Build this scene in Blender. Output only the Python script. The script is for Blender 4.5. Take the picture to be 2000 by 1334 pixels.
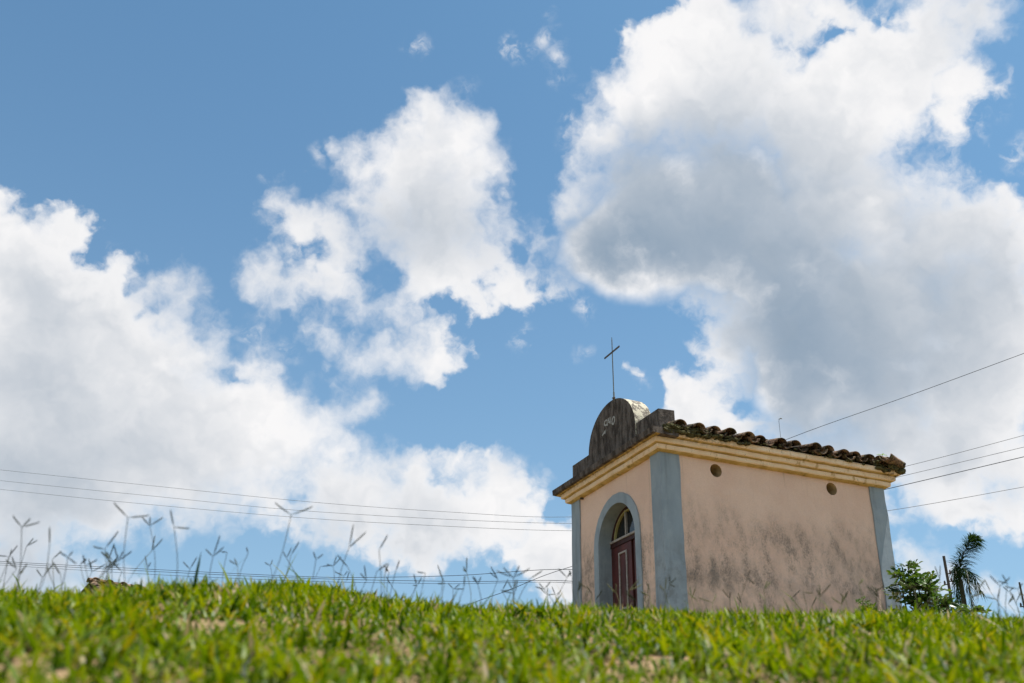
import bpy, bmesh, math, random
import numpy as np
from mathutils import Matrix, Vector

for o in list(bpy.data.objects): bpy.data.objects.remove(o)
sc = bpy.context.scene
COL = sc.collection
rnd = random.Random(7)
PI = math.pi

# ------------------------------------------------------------------ camera
PITCH, ROLL = math.radians(26.087), math.radians(-0.961)
cd = bpy.data.cameras.new('camera'); cam = bpy.data.objects.new('camera', cd); COL.objects.link(cam); sc.camera = cam
c_, s_, cr, sr = math.cos(PITCH), math.sin(PITCH), math.cos(ROLL), math.sin(ROLL)
R_, U_, F_ = Vector((cr, s_*sr, -c_*sr)), Vector((sr, -s_*cr, c_*cr)), Vector((0, c_, s_))
cam.matrix_world = Matrix(((R_[0], U_[0], -F_[0], 0), (R_[1], U_[1], -F_[1], 0), (R_[2], U_[2], -F_[2], 0), (0, 0, 0, 1)))
cd.sensor_width = 36; cd.lens = 35.0; cd.clip_start = 0.05; cd.clip_end = 3000
cd.dof.use_dof = True; cd.dof.focus_distance = 13.0; cd.dof.aperture_fstop = 3.8; cd.dof.aperture_blades = 9

# ------------------------------------------------------------------ light, exposure
SUN = Vector((0.347, 0.036, 1.0)).normalized()
SUN_EL = math.asin(SUN.z); SUN_AZ = math.atan2(SUN.x, SUN.y)
sd = bpy.data.lights.new('sun', 'SUN'); sun = bpy.data.objects.new('sun', sd); COL.objects.link(sun)
sd.energy = 4.6; sd.angle = math.radians(0.53); sd.color = (1.0, 0.95, 0.87)
sun.rotation_euler = SUN.to_track_quat('Z', 'Y').to_euler(); sun.location = SUN*60
sc.view_settings.view_transform = 'Standard'; sc.view_settings.look = 'None'
sc.view_settings.exposure = 0.75; sc.view_settings.gamma = 1.0; sc.view_settings.use_curve_mapping = False
sc.cycles.max_bounces = 6; sc.cycles.diffuse_bounces = 4; sc.cycles.transparent_max_bounces = 6
sc.cycles.use_denoising = True

# ------------------------------------------------------------------ node helper
class NT:
    def __init__(s, tree): s.t = tree; s.n = tree.nodes; s.l = tree.links
    def add(s, kind, inp=None, **kw):
        n = s.n.new(kind)
        for k, v in kw.items(): setattr(n, k, v)
        for k, v in (inp or {}).items():
            sock = n.inputs[k]
            if hasattr(v, 'is_linked'): s.l.new(v, sock)
            else: sock.default_value = v
        return n
    def math(s, op, a, b=None, c=None, clamp=False):
        d = {0: a}
        if b is not None: d[1] = b
        if c is not None: d[2] = c
        n = s.add('ShaderNodeMath', d, operation=op); n.use_clamp = clamp
        return n.outputs[0]
    def vec(s, op, a, b=None, scale=None):
        d = {0: a}
        if b is not None: d[1] = b
        n = s.add('ShaderNodeVectorMath', d, operation=op)
        if scale is not None: n.inputs['Scale'].default_value = scale
        return n.outputs['Value'] if op in ('DISTANCE', 'LENGTH', 'DOT_PRODUCT') else n.outputs[0]
    def noise(s, vec, scale, detail=4, rough=.55, dist=0., col=False, lac=2.0):
        n = s.add('ShaderNodeTexNoise', {'Vector': vec, 'Scale': scale, 'Detail': detail, 'Roughness': rough, 'Distortion': dist, 'Lacunarity': lac})
        return n.outputs['Color'] if col else n.outputs[0]
    def ramp(s, f, a, b, c=0., d=1., smooth=True):
        n = s.add('ShaderNodeMapRange', {0: f, 1: a, 2: b, 3: c, 4: d}); n.clamp = True
        if smooth: n.interpolation_type = 'SMOOTHSTEP'
        return n.outputs[0]
    def mix(s, f, a, b, mode='MIX'):
        n = s.add('ShaderNodeMix', data_type='RGBA', blend_type=mode)
        for i, v in ((0, f), (6, a), (7, b)):
            if hasattr(v, 'is_linked'): s.l.new(v, n.inputs[i])
            else: n.inputs[i].default_value = (tuple(v)+(1.,))[:4] if not isinstance(v, (int, float)) else v
        return n.outputs[2]
    def obj(s): return s.add('ShaderNodeTexCoord').outputs['Object']
    def gen(s): return s.add('ShaderNodeTexCoord').outputs['Generated']
    def stretch(s, v, sc3):
        return s.vec('MULTIPLY', v, sc3)

# ------------------------------------------------------------------ world: blue sky with cumulus, all by compass direction
def ae(a, e):
    a, e = math.radians(a), math.radians(e)
    return (math.sin(a)*math.cos(e), math.cos(a)*math.cos(e), math.sin(e))
# cumulus puffs, the gaps between them, thick grey bodies, thin wisps: (azimuth, elevation, radius) in degrees
PUFFS = [(-31.72,27.14,2.43),(-29.37,27.48,1.87),(-28.06,28.34,1.31),(-30.12,23.22,4.81),(-27.09,23.88,3.91),(-23.74,23.84,3.22),(-21.66,23.49,3),
 (-24.77,26.57,1.05),(-21.72,26.73,1.29),(-20.93,27.29,0.81),(-18.78,23.79,2.36),(-16.7,23.92,1.55),(-15.4,24.37,0.71),(-26.32,18.31,5.8),
 (-20.83,19.14,5.24),(-16.68,19.93,3.95),(-13.76,20.23,2.57),(-12.31,20.65,1.72),(-11.25,19.3,2.02),(-10.92,21.93,1.16),(-9.71,22.17,0.93),
 (-28.04,15.91,2.81),(-22.91,15.85,2.41),(-18.89,16.05,2.21),(-15.33,16.69,2.25),(-16.85,15.43,1.11),(-25.46,14.45,1.3),(-26.47,11.24,2.04),
 (-24.38,11.72,1.62),(-22.33,11.55,1.11),(-20.72,11.17,0.8),(-25.8,12.59,1.03),(-10.72,17.2,2.29),(-8.51,17.48,2.16),(-5.89,16.62,2.31),
 (-3.73,15.7,2.3),(-1.34,16.34,2.16),(-11.45,15.73,1.42),(-8.78,15.48,1.58),(-6.36,14.75,1.29),(-3.95,14.14,1),(-1.75,14.91,1.29),(-9.08,18.74,1.3),
 (-7.26,18.85,1.16),(-3.42,18.88,0.93),(-0.95,18.65,1.4),(0.3,17.66,1.39),(0.17,16.08,1.15),(-12.87,15.49,0.85),(1.99,13.69,1.69),(3.18,14.69,1.41),
 (0.81,13.54,1.19),(3.6,12.72,1.67),(-5.12,37.03,2.86),(-7.35,35.89,2.57),(-10.12,35.36,1.47),(-12.26,35.7,0.95),(-3.59,35.54,2.45),(-5.37,33.14,3.2),
 (-2.93,32.96,1.89),(-8.13,32.95,2.16),(-10.91,33.27,1.28),(-12.54,32.67,0.84),(-15.12,32.05,0.83),(-14,31.19,1.12),(-12.29,30.82,1.19),
 (-15.38,32.59,0.55),(-6.23,30.76,2.33),(-4.16,30.29,2.05),(-1.48,31.26,1.32),(-0.65,32.45,0.82),(-10.31,31.02,1),(-2.59,29.18,1.18),(0.45,29.1,1.41),
 (-0.42,30.11,0.82),(-16.44,28.13,0.78),(-15.08,28.6,1.47),(-13.3,28.53,1.48),(-11.34,28.45,1.29),(-9.36,28.34,1.22),(-7.69,28.03,1.17),
 (-6.76,28.82,1.11),(-7.44,27.02,0.76),(-6.47,29.43,1.17),(-11.67,25.79,0.69),(-10.41,25.91,0.98),(-9.08,25.43,1.05),(-7.44,25.11,0.99),
 (-5.83,25.21,1.06),(-4.73,25.7,0.94),(-4.21,25.14,0.71),(-5.45,26.7,0.59),(11.31,23.26,1.31),(10.63,22.43,1.08),(12.21,22.92,0.85),(7.36,24.02,0.44),
 (14.79,42.64,1.93),(10.97,41.68,2.1),(8.23,39.69,1.99),(6.31,37.83,1.72),(10.32,38.43,3.13),(14.31,38.9,3.65),(20.2,42.39,2.98),(17.28,39.89,3.05),
 (22.96,38.95,3.51),(20.83,36.6,3.83),(27.58,40.34,2.87),(30.71,40.05,2.05),(25.19,37.15,2.14),(29.95,37.36,1.42),(28.57,35.57,1.18),
 (32.18,36.75,0.76),(5.51,35.59,1.59),(7.94,34.62,3.18),(4.04,33.03,2.19),(2.99,31.3,1.76),(6.06,31.23,2.63),(10.17,31.9,3.18),(13.67,33.34,4.26),
 (20.13,32.54,4.39),(16.59,30.17,3.36),(23.09,31.5,3.23),(25.24,33.04,1.6),(9.68,29.61,1.45),(12.25,28.86,1.15),(25.67,29.36,3.66),(29.75,28.52,2.77),
 (27.73,25.67,4.02),(22.12,26.05,4.5),(17.58,25.77,3.57),(14.56,26.35,1.7),(13.48,25,1.28),(15.17,23.42,1.95),(17.12,22.11,2.99),(21.4,21.66,3.9),
 (26.86,21.47,3.7),(13.4,24.14,0.57),(14.04,21.22,1.67),(29.52,22.9,2.92),(18.13,18.64,3.16),(23.57,18.12,1.76),(26.19,18.07,1.71),(28.12,17.55,1.43),
 (23.21,16,1.36),(24.72,15.72,1.22),(26.44,15.4,1.19),(27.91,15.37,1.05),(22.4,12.63,1.21),(23.86,12.26,0.95),(25.67,11.36,0.8),(27.09,11.25,0.9),
 (22.35,13.95,0.62),(31.55,32.93,0.76),(1.45,31.01,0.88),(15.49,26.27,2.24),(17.61,28.34,2.5),(20.22,29.14,2.47),(20.08,24.35,2.43),(14.17,28.7,1.71),
 (11.79,31.21,2.59),(8.89,33.14,2.61),(16.2,32.21,3.1),(25.03,26.15,2.86),(25.13,22.28,2.79),(22.73,19.57,2.55),(20.35,18.45,2.33),(25.62,19.22,2.71),
 (-15.15,32.19,1.11),(-13.8,32.08,1.26),(-15.75,31.82,0.69),(-15.89,28.64,1.12),(-13.92,28.31,1.42),(-12,28.52,1.43),(-10.06,28.71,1.3),
 (-13.31,30.99,1.41),(-11.67,31.17,1.42),(-7.33,27.76,1.02),(-8.74,25.31,1.16),(-7.12,25.13,1.17),(-5.19,25.24,1.06),(-10.07,25.79,1.04),
 (-11.37,25.96,0.81),(14.07,24.66,1.27),(13.23,25.6,0.85),(13.94,26.41,0.85),(12.47,25.94,0.63),(14.39,21.76,1.39),(16.85,19.87,1.89),
 (11.13,22.98,1.42),(-23.94,12.03,1.57),(-25.47,11.09,2.06),(-20.74,11.3,1.07),(-5.97,17.91,1.74),(-9.04,18.31,1.44),(-11.3,17.02,1.72),
 (-12.87,15.49,1.13),(-4.88,14.81,1.72),(-1.92,15.47,1.72),(2.88,13.84,1.69),(-10.94,22.07,1.21),(-9.71,22.17,0.99),(-18.17,23.73,2.23),
 (-21.41,26.64,1.08),(-27.86,29.22,1.26),]
GAPS = [(25.23,41.54,0.32),(26.67,41.92,0.39),(23.84,41.44,0.32),(22.43,41.3,0.27),(20.99,41.06,0.19),(19.73,40.87,0.16),(33.58,38.43,0.85),(32.6,37.68,0.68),
 (31.91,36.83,0.46),(29.53,33.45,1.34),(31.39,33.91,1.02),(28.26,33.07,0.68),(31.68,31.83,1.06),(32.96,34.41,0.75),(30.56,32.38,0.87),
 (27.89,36.54,0.26),(27.52,35.68,0.21),(-9.52,29.93,0.49),(-8.73,29.27,0.49),(-8.03,30.05,0.26),(-9.9,30.33,0.26),(-22.1,25.67,0.21),
 (-12.96,16.19,0.34),(10.65,24.9,0.86),(14.12,22.07,0.28),(-2.54,28,0.53),(-16.57,23.08,0.28),(22.52,14.99,0.55),(22.25,16.63,0.25),(0.27,33.33,0.38),
 (0,34.63,0.46),(1.23,35.79,0.75),(-18.51,27.4,0.94),(-16.82,25.63,0.67),(-13,23.83,0.69),(-11.68,23.17,0.52),(-16.06,25.73,0.45),(-12.72,26.56,0.34),
 (-2.33,26.83,0.71),(-1.41,29.21,0.24),(-8.61,20.36,0.76),(-7.74,21,0.76),(7.55,26.8,1.75),(9.77,26.11,1.04),(3.95,26.89,1.76),(-22.02,29.64,1.07),
 (-19.62,30.08,1.09),(-24.78,31.04,1.29),(-16.16,30.33,0.56),(0.97,33.92,0.64),(1.8,27.78,0.65),(-17.91,26.63,0.83),(2.8,28.31,0.76),(4.12,27.71,0.88),
 (0.24,31.29,0.35),(-14.16,25.53,0.74),(-12.45,26.91,0.34),(-11.14,26.75,0.26),(-4.36,27.78,0.82),(-5.34,27.53,0.47),(-16.23,30.75,0.83),
 (-14.82,30.08,0.42),(-13.5,29.95,0.28),(-13.02,26.44,0.51),(-10.48,26.57,0.29),(-14.22,25.96,0.85),(-9.17,26.45,0.23),(1.61,32.76,0.58),
 (2.1,31.01,0.59),(2.03,29.55,0.65),]
BODIES = [(7.43,31.47,2.33,1.6),(11.13,31.26,3.17,0.9),(5.03,30.97,1.76,0.7),(9.65,34.24,2.88,0.7),(14.56,35.24,3.12,0.6),(14.18,31.86,3.41,0.6),
 (19.05,33.82,3.33,0.45),(18.47,29.94,3.87,0.6),(19.28,27,3.55,0.7),(15.44,28.58,2.26,0.5),(8.79,37.14,1.43,0.3),(13.6,38.97,3.1,0.35),
 (17.4,40.69,2.48,0.15),(26.28,39.06,2.91,0.2),(29.42,38.82,2.07,0.2),(22.59,28.78,3.22,0.3),(26.61,26.98,2.58,0.5),(29.64,26.92,1.76,0.5),
 (17.88,23.46,2.46,1.3),(20.45,22.9,2.66,0.8),(16.64,25.58,1.95,0.5),(23.15,23.67,3.13,0.5),(26.71,23.4,2.52,0.45),(22.47,19.6,3.06,0.5),
 (27.64,18.94,2.17,0.3),(27.22,15.58,1.41,0.6),(24.72,17.18,1.48,0.4),(23.11,12.32,1.43,0.3),(-28.73,20.83,2.03,0.6),(-27.26,16.82,2.58,0.8),
 (-24.06,17.58,2.93,0.6),(-20.14,18.39,2.47,0.4),(-16.34,17.71,2.25,0.25),(-28.5,24.13,1.78,0.35),(-25.68,22.51,2.63,0.2),(-29.1,26.45,1.5,0.3),
 (-25.33,15,2.36,0.3),(-25,11.14,2.33,0.9),(-22.5,11.14,1.58,0.6),(-27.11,11.92,1.27,0.6),(-10.48,14.82,1.71,0.5),(-6.34,14.47,1.72,0.4),
 (-2.8,14.88,1.72,0.4),(-8.88,16.61,2.01,0.15),(1.99,12.71,1.68,0.4),(-5.37,33.14,2.32,0.3),(-7.32,31.56,1.74,0.3),(-9.55,33.41,1.71,0.25),
 (-3.52,30.9,1.76,0.25),(-5.91,35.7,2.01,0.12),(-6.48,25.17,1.46,0.15),(-13.84,27.74,1.71,0.2),]
WISPS = [(0.02,42.49,0.95),(1.16,42.76,0.56),(2.32,43.11,0.72),(3.15,41.94,0.73),(3.45,41.25,0.56),(2.8,40.84,0.45),(-7.43,42.35,0.65),(-4.24,40.24,0.56),
 (-3.69,40.46,0.39),(0.82,26.16,0.94),(0.16,26.3,0.59),(-16.28,25.13,0.73),(-14.45,24.19,0.57),(8.2,23.61,0.52),(4.14,38.18,0.69),(3.57,37.06,0.46),
 (-13.67,35.81,0.55),(4.63,28.05,0.76),(-0.7,34.62,0.64),(-24.72,28.26,0.52),(4.58,25.55,0.35),(-19.83,27.9,0.6),(-20.8,28.17,0.43),
 (-14.07,24.82,0.74),(-10.11,26.08,0.46),(-11.49,24.21,0.4),(2.51,44.37,0.33),(4.3,28.35,0.47),(28.11,36.22,1.05),(31.56,35.6,0.77),(29.01,34.92,1.04),
 (31.95,32.83,1.01),(13.59,26.15,0.85),(12.5,26.23,0.69),(12.53,24.78,0.68),(12.02,26.26,0.46),]

def group(name, outs):
    g = bpy.data.node_groups.new(name, 'ShaderNodeTree')
    g.interface.new_socket('Vector', in_out='INPUT', socket_type='NodeSocketVector')
    for o in outs: g.interface.new_socket(o, in_out='OUTPUT', socket_type='NodeSocketFloat')
    k = NT(g); gi = k.add('NodeGroupInput'); go = k.add('NodeGroupOutput')
    return g, k, gi.outputs[0], go
def chain(k, v, blobs, start=-0.6, soft=.018):
    prev = None
    for b in blobs:
        d = k.vec('DISTANCE', v, ae(b[0], b[1]))
        f = k.math('SUBTRACT', math.radians(b[2]), d)
        prev = f if prev is None else k.math('SMOOTH_MAX', prev, f, soft)
    return prev
gf, k, v, go = group('cumulus_field', ['Field'])
pos = chain(k, v, PUFFS, soft=.028); neg = chain(k, v, GAPS, soft=.006)
fld = k.math('SMOOTH_MIN', pos, k.math('MULTIPLY', neg, -1.), .012)
k.l.new(fld, go.inputs[0])
gb, k, v, go = group('cloud_body', ['Body'])
acc = None
for b in BODIES:
    b = b[:3]+(b[3]*.62,)
    q = k.math('MULTIPLY', k.vec('DISTANCE', v, ae(b[0], b[1])), 1/math.radians(b[2]))
    e = k.math('POWER', math.exp(-.7), k.math('MULTIPLY', q, q))
    acc = k.math('MULTIPLY', e, b[3]) if acc is None else k.math('MULTIPLY_ADD', e, b[3], acc)
k.l.new(acc, go.inputs[0])
gw, k, v, go = group('wisp_field', ['Field'])
k.l.new(chain(k, v, WISPS, soft=.004), go.inputs[0])

w = bpy.data.worlds.new('World'); sc.world = w; w.use_nodes = True
k = NT(w.node_tree); k.n.clear()
dirv = k.vec('NORMALIZE', k.gen())
sky = k.add('ShaderNodeTexSky', sky_type='NISHITA', sun_disc=False, sun_elevation=SUN_EL, sun_rotation=SUN_AZ, altitude=600.0, air_density=1.0, dust_density=1.6, ozone_density=2.2)
HALF = (.5, .5, .5)
def wob(v, sc_, amp, det=2): return k.vec('SCALE', k.vec('SUBTRACT', k.noise(v, sc_, det, .5, col=True), HALF), scale=amp)
fine_w = k.vec('ADD', wob(dirv, 55., .028, 2), wob(dirv, 150., .007, 2))
warp = k.vec('ADD', dirv, k.vec('ADD', k.vec('ADD', wob(dirv, 7., .03, 1), wob(dirv, 20., .055, 2)), fine_w))
fieldn = k.add('ShaderNodeGroup', {0: warp}, node_tree=gf).outputs[0]
# weather outside the modelled part of the sky: the same kind of broken cumulus
away = k.ramp(k.vec('DOT_PRODUCT', dirv, ae(0, 26)), .86, .74)
deck = k.vec('DIVIDE', dirv, k.add('ShaderNodeCombineXYZ', {0: k.math('ADD', k.add('ShaderNodeSeparateXYZ', {0: dirv}).outputs[2], .35), 1: k.math('ADD', k.add('ShaderNodeSeparateXYZ', {0: dirv}).outputs[2], .35), 2: 1.}).outputs[0])
other = k.math('MULTIPLY', k.math('SUBTRACT', k.noise(deck, 2.4, 5, .55), .52), .45)
other = k.math('ADD', k.math('MULTIPLY', away, .8), k.math('SUBTRACT', other, .8))
field = k.math('MAXIMUM', fieldn, other)
bodyv = k.vec('ADD', dirv, k.vec('ADD', wob(dirv, 6., .06, 2), wob(dirv, 16., .05, 4)))
body = k.add('ShaderNodeGroup', {0: bodyv}, node_tree=gb).outputs[0]
fine = k.math('SUBTRACT', k.noise(k.vec('ADD', dirv, fine_w), 26., 7, .6), .5)
thick = k.math('MULTIPLY_ADD', fine, .046, k.math('ADD', field, .0065))
# crisp on the sunlit tops, feathered where the cloud is thin or at its grey base
softw = k.math('ADD', k.ramp(k.noise(dirv, 6., 2), .38, .64, .009, .026), k.ramp(body, .15, .8, 0., .012))
tau = k.math('DIVIDE', k.math('MAXIMUM', thick, 0.), softw)
alpha = k.math('SUBTRACT', 1., k.math('POWER', math.exp(-1.25), k.math('MULTIPLY', tau, tau)))
alpha = k.math('MAXIMUM', alpha, k.ramp(body, .42, .95, 0., .97))
wf = k.add('ShaderNodeGroup', {0: k.vec('ADD', dirv, wob(dirv, 30., .04, 3))}, node_tree=gw).outputs[0]
wa = k.math('MULTIPLY', k.ramp(wf, -.006, .016), k.ramp(k.noise(k.vec('ADD', dirv, wob(dirv, 36., .05, 3)), 44., 6, .62), .42, .74))
alpha = k.math('MAXIMUM', alpha, k.math('MULTIPLY', wa, .8))
# light and shade inside the clouds: thick bodies are grey, lumps are lit from the sun's side
up = tuple(v*.020 for v in (0.30, -.35, .87)); up2 = tuple(v*.006 for v in (0.30, -.35, .87))
lump = k.math('SUBTRACT', k.noise(k.vec('ADD', warp, up), 10., 3, .5), k.noise(warp, 10., 3, .5))
lump2 = k.math('SUBTRACT', k.noise(k.vec('ADD', warp, up2), 34., 4, .55), k.noise(warp, 34., 4, .55))
veil = k.math('MULTIPLY', k.ramp(k.noise(k.vec('ADD', dirv, wob(dirv, 9., .08, 3)), 5., 3, .5), .34, .66), .22)
gen_body = k.math('MULTIPLY', away, k.ramp(other, .02, .16, 0., .6))
dens = k.math('ADD', k.math('MAXIMUM', body, gen_body), k.math('ADD', veil, k.math('ADD', k.math('MULTIPLY', lump, 1.25), k.math('MULTIPLY', lump2, .22))))
dens = k.math('MULTIPLY', k.math('MAXIMUM', dens, 0.), k.ramp(thick, .0, .045))
shade = k.math('SUBTRACT', 1., k.math('POWER', math.exp(-1.), dens))
CLOUD_WHITE, CLOUD_GREY = (5.65, 5.6, 5.62), (1.05, 1.65, 2.35)
ccol = k.mix(shade, CLOUD_WHITE, CLOUD_GREY)
skyc = k.mix(1.0, sky.outputs[0], (.505, .825, .875), 'MULTIPLY')
el = k.math('MAXIMUM', k.add('ShaderNodeSeparateXYZ', {0: dirv}).outputs[2], 0.)
skyc = k.mix(k.math('MULTIPLY', k.math('POWER', math.exp(-3.6), el), .95), skyc, (2.8, 3.65, 4.55))
final = k.mix(alpha, skyc, ccol)
bg = k.add('ShaderNodeBackground', {0: final, 1: 0.1})
k.l.new(bg.outputs[0], k.add('ShaderNodeOutputWorld').inputs[0])
w.cycles.sampling_method = 'MANUAL'; w.cycles.sample_map_resolution = 512

# ------------------------------------------------------------------ scene helpers
def link(name, me, mats=(), parent=None, smooth=False):
    o = bpy.data.objects.new(name, me); COL.objects.link(o)
    for m in (mats if isinstance(mats, (list, tuple)) else [mats]): me.materials.append(m)
    if parent: o.parent = parent
    if smooth: me.polygons.foreach_set('use_smooth', [True]*len(me.polygons))
    return o
def tag(o, label=None, cat=None, group=None, kind=None):
    if label: o['label'] = label
    if cat: o['category'] = cat
    if group: o['group'] = group
    if kind: o['kind'] = kind
    return o
def empty(name, loc=(0, 0, 0), rz=0.):
    o = bpy.data.objects.new(name, None); COL.objects.link(o); o.location = loc; o.rotation_euler = (0, 0, rz); o.empty_display_size = .2
    return o
class MB:
    """collects vertices and faces for one mesh object"""
    def __init__(s): s.v = []; s.f = []; s.m = []
    def face(s, pts, mi=0):
        b = len(s.v); s.v += [tuple(p) for p in pts]; s.f.append(tuple(range(b, b+len(pts)))); s.m.append(mi)
    def grid(s, rows, closed=False, mi=0):
        b = len(s.v); n = len(rows[0])
        for r in rows: s.v += [tuple(p) for p in r]
        for i in range(len(rows)-1):
            for j in range(n if closed else n-1):
                j2 = (j+1) % n
                s.f.append((b+i*n+j, b+i*n+j2, b+(i+1)*n+j2, b+(i+1)*n+j)); s.m.append(mi(i, j) if callable(mi) else mi)
    def tube(s, pts, rad, n=6, mi=0, cap=True):
        pts = [Vector(p) for p in pts]; rows = []
        for i, p in enumerate(pts):
            d = (pts[min(i+1, len(pts)-1)]-pts[max(i-1, 0)]).normalized()
            a = d.cross(Vector((0, 0, 1)) if abs(d.z) < .95 else Vector((1, 0, 0))).normalized(); b = d.cross(a)
            r = rad[i] if isinstance(rad, (list, tuple)) else rad
            rows.append([p+(a*math.cos(t*2*PI/n)+b*math.sin(t*2*PI/n))*r for t in range(n)])
        s.grid(rows, True, mi)
        if cap: s.face(rows[0][::-1], mi); s.face(rows[-1], mi)
    def box(s, lo, hi, mi=0):
        (a, b, c), (d, e, f) = lo, hi
        P = [(a, b, c), (d, b, c), (d, e, c), (a, e, c), (a, b, f), (d, b, f), (d, e, f), (a, e, f)]
        k0 = len(s.v); s.v += P
        for q in ((0, 3, 2, 1), (4, 5, 6, 7), (0, 1, 5, 4), (1, 2, 6, 5), (2, 3, 7, 6), (3, 0, 4, 7)):
            s.f.append(tuple(k0+i for i in q)); s.m.append(mi)
    def mesh(s, name):
        me = bpy.data.meshes.new(name); me.from_pydata(s.v, [], s.f); me.polygons.foreach_set('material_index', s.m); me.update()
        return me
    def build(s, name, mats, parent=None, smooth=False, bevel=0., weld=False):
        me = s.mesh(name)
        if weld or bevel:
            bm = bmesh.new(); bm.from_mesh(me); bmesh.ops.remove_doubles(bm, verts=bm.verts, dist=1e-5)
            if bevel: bmesh.ops.bevel(bm, geom=list(bm.edges), offset=bevel, segments=2, affect='EDGES', profile=.6)
            bmesh.ops.recalc_face_normals(bm, faces=bm.faces); bm.to_mesh(me); bm.free()
        return link(name, me, mats, parent, smooth)
def catmull(P, n=8):
    P = [Vector(p) for p in P]; out = []
    for i in range(len(P)-1):
        p0, p1, p2, p3 = P[max(i-1, 0)], P[i], P[i+1], P[min(i+2, len(P)-1)]
        for j in range(n):
            t = j/n
            out.append(.5*((2*p1)+(p2-p0)*t+(2*p0-5*p1+4*p2-p3)*t*t+(3*p1-p0-3*p2+p3)*t**3))
    return out+[P[-1]]
def panel(outer, holes, depth, place, mi=0):
    """flat polygon with holes, given thickness; place(a, b, t) maps panel coords to local space"""
    bm = bmesh.new(); edges = []
    for loop in [outer]+holes:
        vs = [bm.verts.new((p[0], p[1], 0)) for p in loop]
        edges += [bm.edges.new((vs[i], vs[(i+1) % len(vs)])) for i in range(len(vs))]
    r = bmesh.ops.triangle_fill(bm, use_beauty=True, use_dissolve=False, edges=edges)
    faces = [g for g in r['geom'] if isinstance(g, bmesh.types.BMFace)]
    ex = bmesh.ops.extrude_face_region(bm, geom=faces)
    for g in ex['geom']:
        if isinstance(g, bmesh.types.BMVert): g.co.z = depth
    for q in bm.verts: q.co = Vector(place(q.co.x, q.co.y, q.co.z))
    bmesh.ops.recalc_face_normals(bm, faces=bm.faces)
    me = bpy.data.meshes.new('panel'); bm.to_mesh(me); bm.free()
    return me

# ------------------------------------------------------------------ materials
def mat(name):
    m = bpy.data.materials.new(name); m.use_nodes = True; k = NT(m.node_tree); k.n.clear()
    return m, k
def finish(k, col, rough=.8, bump=None, bstr=.3, bdist=.01, spec=.3, metal=0.):
    d = {'Base Color': col, 'Roughness': rough, 'Specular IOR Level': spec, 'Metallic': metal}
    p = k.add('ShaderNodeBsdfPrincipled')
    for q, v in d.items():
        if hasattr(v, 'is_linked'): k.l.new(v, p.inputs[q])
        else: p.inputs[q].default_value = (tuple(v)+(1.,))[:4] if isinstance(v, tuple) else v
    if bump is not None:
        b = k.add('ShaderNodeBump', {'Height': bump, 'Strength': bstr, 'Distance': bdist}); k.l.new(b.outputs[0], p.inputs['Normal'])
    k.l.new(p.outputs[0], k.add('ShaderNodeOutputMaterial').inputs[0])
def sepz(k, v): return k.add('ShaderNodeSeparateXYZ', {0: v}).outputs[2]

def make_plaster():
    m, k = mat('pink_plaster'); v = k.obj(); z = sepz(k, v)
    base = k.mix(k.ramp(k.noise(v, 1.3, 3), .35, .65), (.83, .60, .475), (.765, .535, .42))
    base = k.mix(k.ramp(k.noise(v, 60., 3), .3, .7, 0., .18), base, (.52, .33, .26))
    # grey mould: clumps low on the wall, broken into vertical streaks and fine speckle
    low = k.ramp(z, 2.75, 1.75)
    sv = k.stretch(v, (1., 1., .55))
    clump = k.ramp(k.noise(sv, 3.1, 7, .70), .42, .62)
    broad = k.ramp(k.noise(k.stretch(v, (1., 1., .8)), 1.1, 4, .6), .34, .58)
    streak = k.ramp(k.noise(k.stretch(v, (6., 6., 3.6)), 1.0, 7, .72), .40, .62)
    speck = k.ramp(k.noise(k.stretch(v, (1., 1., .7)), 46., 6, .75), .43, .58)
    soft = k.math('MULTIPLY', k.math('MULTIPLY_ADD', clump, .55, k.math('MULTIPLY', broad, .45)), low)
    base = k.mix(k.math('MULTIPLY', soft, k.math('MULTIPLY_ADD', streak, .65, .32)), base, (.30, .235, .19))
    m2 = k.math('MULTIPLY', k.math('MULTIPLY', k.math('MULTIPLY_ADD', clump, .8, .12), k.math('MULTIPLY_ADD', streak, .7, .25)), k.math('MULTIPLY', low, speck), clamp=True)
    base = k.mix(k.math('MULTIPLY', m2, 1.0), base, (.19, .16, .14))
    foot = k.math('MULTIPLY', k.ramp(z, 2.0, 1.2), k.ramp(k.noise(v, 5., 5, .65), .35, .65))
    base = k.mix(k.math('MULTIPLY', foot, .45), base, (.33, .27, .23))
    # dark drips below the cornice, a few pale scars
    drip = k.math('MULTIPLY', k.ramp(k.noise(k.stretch(v, (14., 14., .8)), 1., 3, .6), .60, .78), k.ramp(z, 2.3, 3.0))
    base = k.mix(k.math('MULTIPLY', drip, .42), base, (.34, .25, .18))
    scar = k.ramp(k.noise(v, 5.2, 5, .65), .73, .80)
    base = k.mix(k.math('MULTIPLY', scar, .7), base, (.80, .72, .66))
    h = k.math('ADD', k.math('MULTIPLY', k.noise(v, 7., 4), 1.), k.math('MULTIPLY', k.noise(v, 70., 3), .15))
    finish(k, base, .92, h, .6, .03, .15)
    return m
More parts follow.
